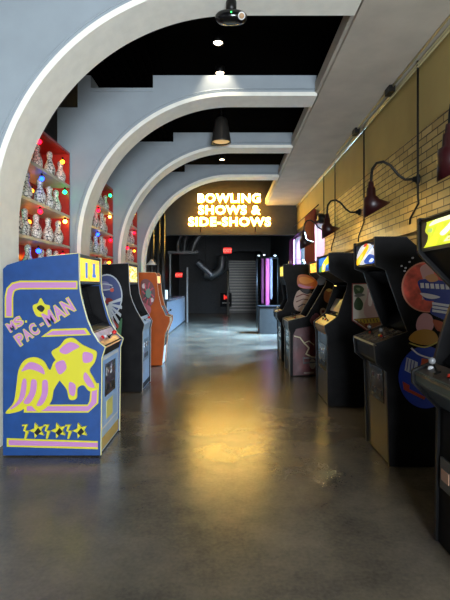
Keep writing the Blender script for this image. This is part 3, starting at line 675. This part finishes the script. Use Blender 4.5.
# --- right 5: orange monster-less art cabinet
c = Cab('arcade_cabinet', 'black cabinet with orange title patch and pale pink disc side print, fifth on the right', -1, 8.60, 8.60, 9.28,
    [(283.4,264.5),(283.6,277),(286,285),(288,300),(283,310),(277,312),(277.5,318),(281,323),(281.5,362)], 2.03, BLACK, DARKM)
c.marquee(0, 1, marquee_mat('lemon_marquee', ['#c8a818', '#e8d840', '#f0e880', '#b89a30'], .9, 6, 9))
c.seg('marquee_underside', 1, 2, BLACK); c.seg('monitor_glass', 2, 3, mat('blue_glass', '#22344e', .08), .05)
c.deck(4, 5, mat('pale_deck', '#c0b088', .35), ((.4, .5, '#c8b890'),)); c.seg('control_panel_lip', 5, 7, DARKM); c.seg('front_panel', 7, 8, mat('grey_front', '#3c3c3a')); c.coin_door(.2, .8, .35, .65)
L = [(smooth([(298,276),(305,274.5),(312,277),(318,281),(316,288),(307,289),(298,286)]), flat('#b8642a')), (smooth([(299,278),(306,277),(314,281),(306,284),(300,282)]), flat('#d8903a')), (smooth([(299,284),(306,286),(314,287),(306,288.5),(299,286.5)]), flat('#c07a9a')),
     (smooth([(297,292),(303,289.5),(310,292),(312,297),(308,305),(303,311),(296,310),(293.5,303)]), flat('#b39a8c')), (smooth([(300,290),(308,289),(312,292),(306,294)]), flat('#1e1c1c')), (band([(296,297),(303,294),(309,296)], 1.1), flat('#6a2a28')), (band([(296,302),(303,299),(309,300)], 1.1), flat('#6a4a42')), (band([(298,307),(303,304),(307,305)], 1.1), flat('#3a2422'))]
c.art(L, label='orange lettering-like patch above pale pink disc')

# --- far right dark pedestals and clear dome
MB_ = empty('domed_game', (1.45, 10.2, 0), 'dark game cabinet with a clear plastic dome behind the fifth right cabinet', 'game machine')
MB().box(1.25, 1.9, 9.9, 10.5, .0, .95, BLACK).build('body', MB_)
MB().lathe([(.27, 0), (.27, .85), (.25, .98), (.18, 1.07), (.08, 1.11), (.001, 1.12)], (1.56, 10.2, .95), glass_mat('clear_dome', (.92, .95, .97), .10), 24).build('dome', MB_)
o = empty('change_kiosk', (1.15, 14.2, 0), 'low dark kiosk box far down the right side under the pink streamers', 'kiosk')
MB().box(.95, 1.75, 13.6, 14.4, 0, .80, DARKW).build('body', o, .01); MB().box(.93, 1.77, 13.58, 14.42, .80, .84, BLACK).build('counter_top', o, .005)
PK = mat('pink_cloth', '#a84878', .6); 
rk = empty('streamer_rack', (1.35, 15.6, 0), 'thin metal rack behind the kiosk holding hanging streamers', 'rack')
MB().tube([(1.0, 15.6, 0), (1.0, 15.6, 2.42)], .02, DARKM).tube([(1.72, 15.6, 0), (1.72, 15.6, 2.42)], .02, DARKM).build('upright', rk)
MB().tube([(.98, 15.6, 2.42), (1.74, 15.6, 2.42)], .02, DARKM).build('crossbar', rk)
for k, (x, m_, w_, zb, lb) in enumerate([(1.20, mat('deep_pink_cloth', '#5c2440', .6), .10, .85, 'narrow dark pink cloth streamer hanging left on the metal rack'), (1.36, PK, .13, .60, 'long bright pink cloth streamer hanging in the middle of the rack'), (1.50, mat('silver_cloth', '#9c98a0', .5), .07, 1.0, 'thin silvery streamer hanging right on the rack')]):
    mb = MB(); pts = []
    for j in range(9): pts.append((x-w_/2+w_*j/8, 15.57+.02*math.sin(j*2.2+k)))
    back = [(a, b+.006) for a, b in pts[::-1]]
    mb.prism(pts+back, zb, 2.40, m_, 'z'); tag(mb.build('streamer'), lb, 'streamer', 'streamers on the far rack')
for k, (x, z) in enumerate([(1.06, 2.50), (1.25, 2.52), (1.62, 2.50)]):
    o = MB().box(x-.035, x+.035, 15.5, 15.56, z-.02, z+.02, emit('rack_lamp', '#ffffff', .7)).tube([(x, 15.56, z), (x, 15.6, 2.43)], .008, DARKM).build('clip_lamp')
    tag(o, 'small white clip lamp on the streamer rack, %s' % ['leftmost', 'middle one', 'rightmost'][k], 'lamp', 'clip lamps on the rack')

# ------------------------------------------------------------------ curtains
def curtain(y0, y1, z0, z1, m, label, x=2.19):
    n = 60; pts = [(x+.025*math.sin(j*2*math.pi/7.5), y0+(y1-y0)*j/n) for j in range(n+1)]
    mb = MB().prism(pts+[(a+.008, b) for a, b in pts[::-1]], z0, z1, m, 'z')
    return tag(mb.build('curtain'), label, 'curtain', 'curtains at the side windows')
curtain(11.35, 12.75, .4, 3.40, mat('red_curtain_cloth', '#8e2a1a', .7), 'rust red curtain hanging at the side window')
curtain(15.0, 15.95, .4, 3.05, PK, 'pink curtain at the far end of the side window')
o = MB().tube([(2.19, 10.9, 3.42), (2.19, 16.1, 3.42)], .014, DARKM); tag(o.build('curtain_rod'), 'thin dark curtain rod above the side windows', 'curtain rod')

# ------------------------------------------------------------------ glowing sign
SG = emit('sign_face_lamps', '#ffe47c', 19); SE = emit('sign_edge_glow', '#ffb41c', 6)
sg = empty('lettered_sign', (.05, 14.72, 3.3), 'glowing yellow letters BOWLING SHOWS & SIDE-SHOWS on the dark bulkhead', 'sign')
rows = [('BOWLING', 229.2, 202.0, 62), ('SHOWS &', 229.2, 213.8, 61), ('SIDE-SHOWS', 229.6, 225.6, 81.5)]
for t_, cx, by, wpx in rows:
    d = 14.6; X, Z = P(cx, by, d); k = d/F
    bb = lambda q: (lambda vv: (min(v.x for v in vv), max(v.x for v in vv), max(v.y for v in vv)))(textgeo(q, .46, 0, 0, 1.12)[0])
    full = bb(t_); sx = wpx*k/(full[1]-full[0]); sy = 8.3*k/.325
    for q, ch in enumerate(t_):
        if ch == ' ': continue
        pre = bb(t_[:q+1]); cb = bb(ch); cx_ = (pre[1]-pre[0])-(cb[1]-cb[0])/2-(full[1]-full[0])/2; cc = (cb[0]+cb[1])/2
        mb = MB(); vs, fs = textgeo(ch, .46, .010, .01)
        mb.add([(X+(v.x-cc+cx_)*sx, d-v.z*2, Z+v.y*sy) for v in vs], fs, SG)
        vs, fs = textgeo(ch, .46, .018, .04)
        mb.add([(X+(v.x-cc+cx_)*sx, d+.065+v.z, Z+v.y*sy) for v in vs], fs, SE); mb.build('letter', sg)
for x in (-.9, .9): MB().tube([(x, 14.75, 3.2), (x, 14.75, 4.5)], .015, DARKM).build('mounting_rail', sg)

# ------------------------------------------------------------------ ceiling fittings
pj = empty('ceiling_projector', (.03, 4.25, 4.10), 'black round projector with green light under the first arch', 'projector')
MB().tube([(.03, 4.2, 4.10), (.03, 4.2, 4.0)], .05, DARKM, 12).build('mount', pj)
mb = MB().lathe([(.001, .045), (.10, .045), (.135, .03), (.15, .01), (.15, -.02), (.13, -.045), (.07, -.055), (.001, -.055)], (0, 0, 0), BLACKG, 28)
mb.v = [(.03+x, 4.2+y*.55, 3.96+z) for x, y, z in mb.v]; mb.build('body', pj)
MB().lathe([(.032, -.012), (.034, .004), (.026, .006)], (.125, 4.13, 3.93), WHITE, 16, (0, -.8, -.6)).build('lens_ring', pj)
MB().lathe([(.024, 0), (.024, .006), (.001, .010)], (.125, 4.13, 3.93), emit('lens_glow', '#b8a080', .4, '#806040'), 16, (0, -.8, -.6)).build('lens', pj)
MB().ball((.03, 4.112, 3.955), .006, emit('green_led', '#30ff60', 4)).build('status_light', pj)
def downlight(px, py, lab, z=CZ-.06, pw=90):
    y = F*(z-CH)/(VY-py); x = (px-VX)*y/F
    o = empty('ceiling_downlight', (x, y, z), lab, 'ceiling light', 'small ceiling downlights')
    MB().lathe([(.075, 0), (.08, -.05), (.078, -.10), (.066, -.10), (.066, -.06), (.001, -.06)], (x, y, z), DARKM, 20).build('housing', o)
    MB().lathe([(.06, -.085), (.06, -.095), (.001, -.10)], (x, y, z), emit('downlight_lens', '#ffe6c0', 14), 20).build('lamp_lens', o)
    l = bpy.data.lights.new('downlight_beam', 'SPOT'); l.energy = pw; l.spot_size = math.radians(70); l.spot_blend = .6; l.color = (1, .85, .65); l.shadow_soft_size = .05
    q = bpy.data.objects.new('downlight_beam', l); C.objects.link(q); q.parent = o; q.location = (0, 0, -.11)
downlight(218, 36, 'small round glowing ceiling downlight nearest the viewer below the projector')
downlight(220, 67, 'small round glowing ceiling downlight just before the second arch', pw=25)
downlight(221, 114.5, 'small round glowing ceiling downlight above the hanging black can light')
downlight(222, 156, 'small round glowing ceiling downlight just beyond the third arch')
downlight(222, 164.5, 'small round glowing ceiling downlight close to the fourth arch')
cn = empty('can_pendant', (-.12, 8.0, CZ), 'large black tapered can light hanging before the third arch', 'pendant light')
MB().tube([(-.12, 8, CZ), (-.12, 8, 4.42)], .012, DARKM).build('stem', cn)
MB().lathe([(.001, 4.44), (.09, 4.43), (.11, 4.40), (.175, 4.02), (.175, 4.0), (.155, 4.0), (.155, 4.05), (.001, 4.08)], (-.12, 8, 0), mat('can_grey', '#2c2a27', .35), 28).build('shade', cn)
MB().lathe([(.148, 4.03), (.148, 4.02), (.10, 4.005), (.001, 4.0)], (-.12, 8, 0), emit('can_lens', '#d8b070', .6, '#7a705c'), 24).build('diffuser', cn)
# conduits along the corner
cg = 'conduits along the right ceiling corner'
for k, (x, z, ya, yb, lb) in enumerate([(2.235, 4.03, -2.9, 14.7, 'thin metal conduit running along the right wall, lowest of three'), (2.235, 4.065, -2.9, 14.7, 'thin metal conduit running along the right wall, middle of three'), (2.17, 4.085, -2.9, 9.0, 'thin metal conduit on the soffit edge, uppermost of three')]):
    tag(MB().tube([(x, ya, z), (x, (ya+yb)/2, z), (x, yb, z)], .014, mat('conduit_metal', '#c8bd90', .35, .3)).build('conduit'), lb, 'conduit', cg)
for k, (y, lb) in enumerate([(6.0, 'small black junction box on the soffit conduit nearer the viewer'), (7.6, 'small black junction box on the soffit conduit farther away')]):
    tag(MB().box(2.12, 2.20, y-.09, y+.09, 4.01, 4.098, DARKM).build('junction_box', None, .004), lb, 'junction box', 'junction boxes on the conduits')
# gooseneck lamps
MAR = mat('maroon_enamel', '#2c0a0c', .35)
def gooseneck(y, lab, lit=0):
    o = empty('gooseneck_lamp', (WX, y, 2.72), lab, 'wall lamp', 'gooseneck lamps on the brick wall')
    MB().lathe([(.06, 0), (.06, .02), (.035, .035), (.03, .07)], (WX, y, 2.72), DARKM, 16, (-1, 0, 0)).build('wall_mount', o)
    pth = [(WX-.06, y, 2.72), (WX-.16, y, 2.715), (WX-.24, y, 2.77), (WX-.33, y, 2.88), (WX-.42, y, 2.93), (WX-.50, y, 2.91), (WX-.55, y, 2.84), (WX-.56, y, 2.76), (WX-.565, y, 2.66)]
    sp = []
    for i in range(len(pth)-1):
        for t in (0, .5): sp.append(tuple(pth[i][j]*(1-t)+pth[i+1][j]*t for j in range(3)))
    sp.append(pth[-1]); MB().tube(sp, .016, DARKM, 10).build('arm', o)
    # angled shade: round neck, then a cone whose mouth tips towards the wall
    n = 28; rings = [(.001, 2.70, 0, 0), (.03, 2.69, 0, 0), (.035, 2.62, 0, 0), (.05, 2.615, 0, 0), (.055, 2.52, 0, 0), (.085, 2.50, 0, 0), (.09, 2.47, .0, .02), (.155, 2.36, .07, .125), (.15, 2.36, .07, .12), (.08, 2.46, 0, .02), (.001, 2.50, 0, 0)]
    vs = []; fs = []
    for (r, z, off, tip) in rings:
        for k in range(n):
            a = 2*math.pi*k/n; vs.append((WX-.565+off+r*math.cos(a), y+r*math.sin(a), z+tip*math.cos(a)*.75-tip*.1))
    for i in range(len(rings)-1):
        for k in range(n): fs.append((i*n+k, i*n+(k+1) % n, (i+1)*n+(k+1) % n, (i+1)*n+k))
    MB().add(vs, fs, MAR, True).build('shade', o)
    MB().ball((WX-.52, y, 2.42), .03, emit('added_lit_bulb', '#ffcf70', 6) if lit else mat('lamp_bulb_glass', '#d8cfa8', .2)).build('bulb', o)
    if lit:  # bulb glow and point light added to brighten the wall; lamps look off
        l = bpy.data.lights.new('added_wall_light', 'POINT'); l.energy = lit; l.color = (1, .76, .36); l.shadow_soft_size = .03
        q = bpy.data.objects.new('added_wall_light', l); C.objects.link(q); q.parent = o; q.location = (-.475, 0, -.33)
    return o
gooseneck(3.45, 'maroon gooseneck lamp cut by the right frame edge')
gooseneck(5.35, 'large maroon gooseneck lamp above the planet cabinet', 6)
gooseneck(7.73, 'smaller maroon gooseneck lamp above the fourth cabinet', 14)
gooseneck(10.1, 'farthest dark gooseneck lamp beside the window curtain', 10)
for k, (y, zb, lb) in enumerate([(5.30, 2.72, 'thin black cable dropping down to the largest whole gooseneck lamp'), (7.40, 2.1, 'thin black cable on the brick just right of the second gooseneck lamp'), (9.4, 2.1, 'thin black cable running down behind the smaller gooseneck lamp'), (10.5, 2.9, 'thin black cable dropping to the round box beside the window')]):
    pts = [(WX-.03, y, 4.2 if k == 0 else 4.08), (WX-.03, y, 3.4), (WX-.03, y, 2.75 if zb > 2.5 else 2.7)]
    if k == 0: pts += [(WX-.03, y, 2.5), (WX-.03, y-.02, 2.42), (WX-.03, y+.22, 2.28), (WX-.03, y+.24, 2.2)]
    elif zb < 2.5: pts += [(WX-.03, y, 2.5), (WX-.03, y+.3, 2.3), (WX-.03, y+.32, 2.2)]
    tag(MB().tube(pts, .013, DARKM, 6).build('cable'), lb, 'cable', 'cables down the brick wall')
tag(MB().lathe([(.10, 0), (.12, .05), (.12, .12), (.07, .17)], (WX, 10.5, 3.02), DARKM, 16, (-1, 0, 0)).build('speaker_box'), 'round black box on the wall at the end of the brick', 'wall box')

# ------------------------------------------------------------------ far room
def exit_sign(px, py, d, lab):
    X, Z = P(px, py, d); o = empty('exit_sign', (X, d, Z), lab, 'exit sign', 'red exit signs')
    MB().box(X-.16, X+.16, d, d+.06, Z-.12, Z+.12, BLACK).build('housing', o)
    MB().box(X-.145, X+.145, d-.006, d, Z-.105, Z+.105, emit('exit_red', '#ff1a10', .55)).build('face', o)
    mb = MB(); put_text(mb, 'EXIT', X, d-.008, Z-.055, .155, emit('exit_letters', '#ff6a58', 1.3), .004, .002); mb.build('lettering', o)
    MB().tube([(X, d+.03, Z+.11), (X, d+.03, CZ)], .012, DARKM).build('stem', o)
downlight(236, 193, 'added unseen far ceiling downlight in the room beyond the glowing sign', CZ-.02, 60)  # hidden behind the bulkhead, added to brighten the far room
downlight(205, 214, 'added unseen farthest ceiling downlight in the room beyond the glowing sign', CZ-.02, 60)  # second unseen lamp added to light the far room
exit_sign(227.5, 250.5, 16.5, 'red glowing EXIT sign under the bulkhead before the stairs')
exit_sign(179, 275, 20, 'red glowing EXIT sign above the far left counter')
DU = mat('duct_grey', '#4c4a46', .35, .5)
def duct(pts, r, lab, name='duct', m=DU):
    sp = smooth([(p[0], p[2]) for p in pts], 6, False); N = len(sp); ys = [pts[0][1]+(pts[-1][1]-pts[0][1])*i/(N-1) for i in range(N)]
    rr = r
    if name == 'flexible_duct': rr = [r*(1+.10*(i % 2)) for i in range(N)]
    o = MB().tube([(a[0], y, a[1]) for a, y in zip(sp, ys)], rr, m, 14).build(name)
    q = N//2; MB().tube([(sp[q][0], ys[q], sp[q][1]), (sp[q][0], ys[q], CZ)], .008, DARKM, 6).build('hanger_rod', o)
    return tag(o, lab, 'duct', 'round ducts in the far room')
def pd(px, py, d): X, Z = P(px, py, d); return (X, d, Z)
duct([pd(178,252,18), pd(178,243,18), pd(182,234,18), pd(190,226,18)], .07, 'slender curved duct, leftmost of three behind the sign wall')
duct([pd(184,252,18.7), pd(185,243,18.7), pd(188,234,18.7), pd(196,226,18.7)], .09, 'curved duct between two others behind the sign wall')
duct([pd(192,252,18.4), pd(195,243,18.4), pd(201,234,18.4), pd(210,226,18.4)], .14, 'thick curved duct, rightmost of three behind the sign wall')
duct([pd(198,262,19), pd(203,267,19), pd(208,271,19), pd(212,275,19)], .13, 'short straight grey duct pointing down to the right', m=mat('duct_pale', '#8b8b8c', .3, .6))
duct([pd(222,256,19.5), pd(222,263,19.5), pd(220,270,19.5), pd(212,275,19.5), pd(204,274,19.5)], .20, 'fat ribbed flexible duct left of the stairs', 'flexible_duct')
tag(MB().box(*[P(168, 0, 18)[0], P(198, 0, 18)[0]], 17.9, 18.2, 2.74, 2.84, DU).build('steel_beam'), 'horizontal dark steel beam below the curved ducts', 'beam')
for k, (px, lb) in enumerate([(170.5, 'tall thin post left of the far exit sign'), (187.5, 'thin post right of the far exit sign')]):
    X = P(px, 0, 18)[0]; tag(MB().box(X-.03, X+.03, 17.9, 17.96, 0, 2.74 if k == 0 else 2.2, mat('post_grey', '#7d7c78', .4, .4)).build('post'), lb, 'post', 'thin posts in the far room')
for k, px in enumerate([152, 158, 163]):
    d = 12.8; X = P(px, 0, d)[0]; tag(MB().tube([(X, d, 0), (X, d, 3.6)], .06, mat('pipe_dark', '#2e2d2b', .35, .4)).build('wall_pipe'), 'dark vertical pipe beyond the last arch, %s of three' % ['leftmost', 'middle', 'rightmost'][k], 'pipe', 'vertical pipes beyond the last arch')
ct = empty('service_counter', (-2.0, 16, 0), 'long corrugated metal counter with bluish sheen at the far left', 'counter')
mb = MB(); CM = mat('counter_metal', '#7f8a94', .3, .5)
for k in range(44): mb.box(-1.80, -1.765 if k % 2 else -1.785, 13.2+k*.12, 13.32+k*.12, .05, 1.0, CM)
mb.build('corrugated_front', ct); MB().box(-2.35, -1.80, 13.2, 18.5, 0, 1.0, DARKW).build('body', ct); MB().box(-2.4, -1.72, 13.1, 18.6, 1.0, 1.06, mat('counter_top_grey', '#4a4c4e', .2)).build('worktop', ct)
tag(MB().box(-1.95, -1.80, 13.30, 13.42, 1.06, 1.33, emit('screen_white', '#cfe4f4', .8)).build('display_screen'), 'small bright white screen standing on the far left counter', 'screen')
lp = empty('dome_lamp', P(151.5, 264, 12)[0:1] and (P(151.5, 0, 12)[0], 12, 2.2), 'small pale dome lamp hanging behind the orange-brown cabinet', 'pendant light')
xx = P(151.5, 0, 12)[0]
MB().lathe([(.01, 2.16), (.03, 2.15), (.08, 2.08), (.14, 2.02), (.135, 2.015), (.001, 2.05)], (xx, 12, 0), WHITE, 20).build('shade', lp); MB().tube([(xx, 12, 2.15), (xx, 12, CZ)], .006, DARKM).build('cord', lp)
X, Z = P(226, 299, 23.8)
o = empty('wall_sign_small', (X, 23.9, Z), 'tiny red sign with a pale line on the far wall left of the stairs', 'sign')
MB().box(X-.30, X+.30, 23.95, 23.99, Z-.42, Z+.32, BLACK).build('board', o)
mb = MB(); put_text(mb, 'M', X, 23.94, Z-.02, .34, emit('sign_red', '#e03020', .7), .01, .004); mb.build('letter', o)
MB().box(X-.2, X+.2, 23.94, 23.95, Z-.24, Z-.19, flat('#a8a49a')).build('pale_line', o)
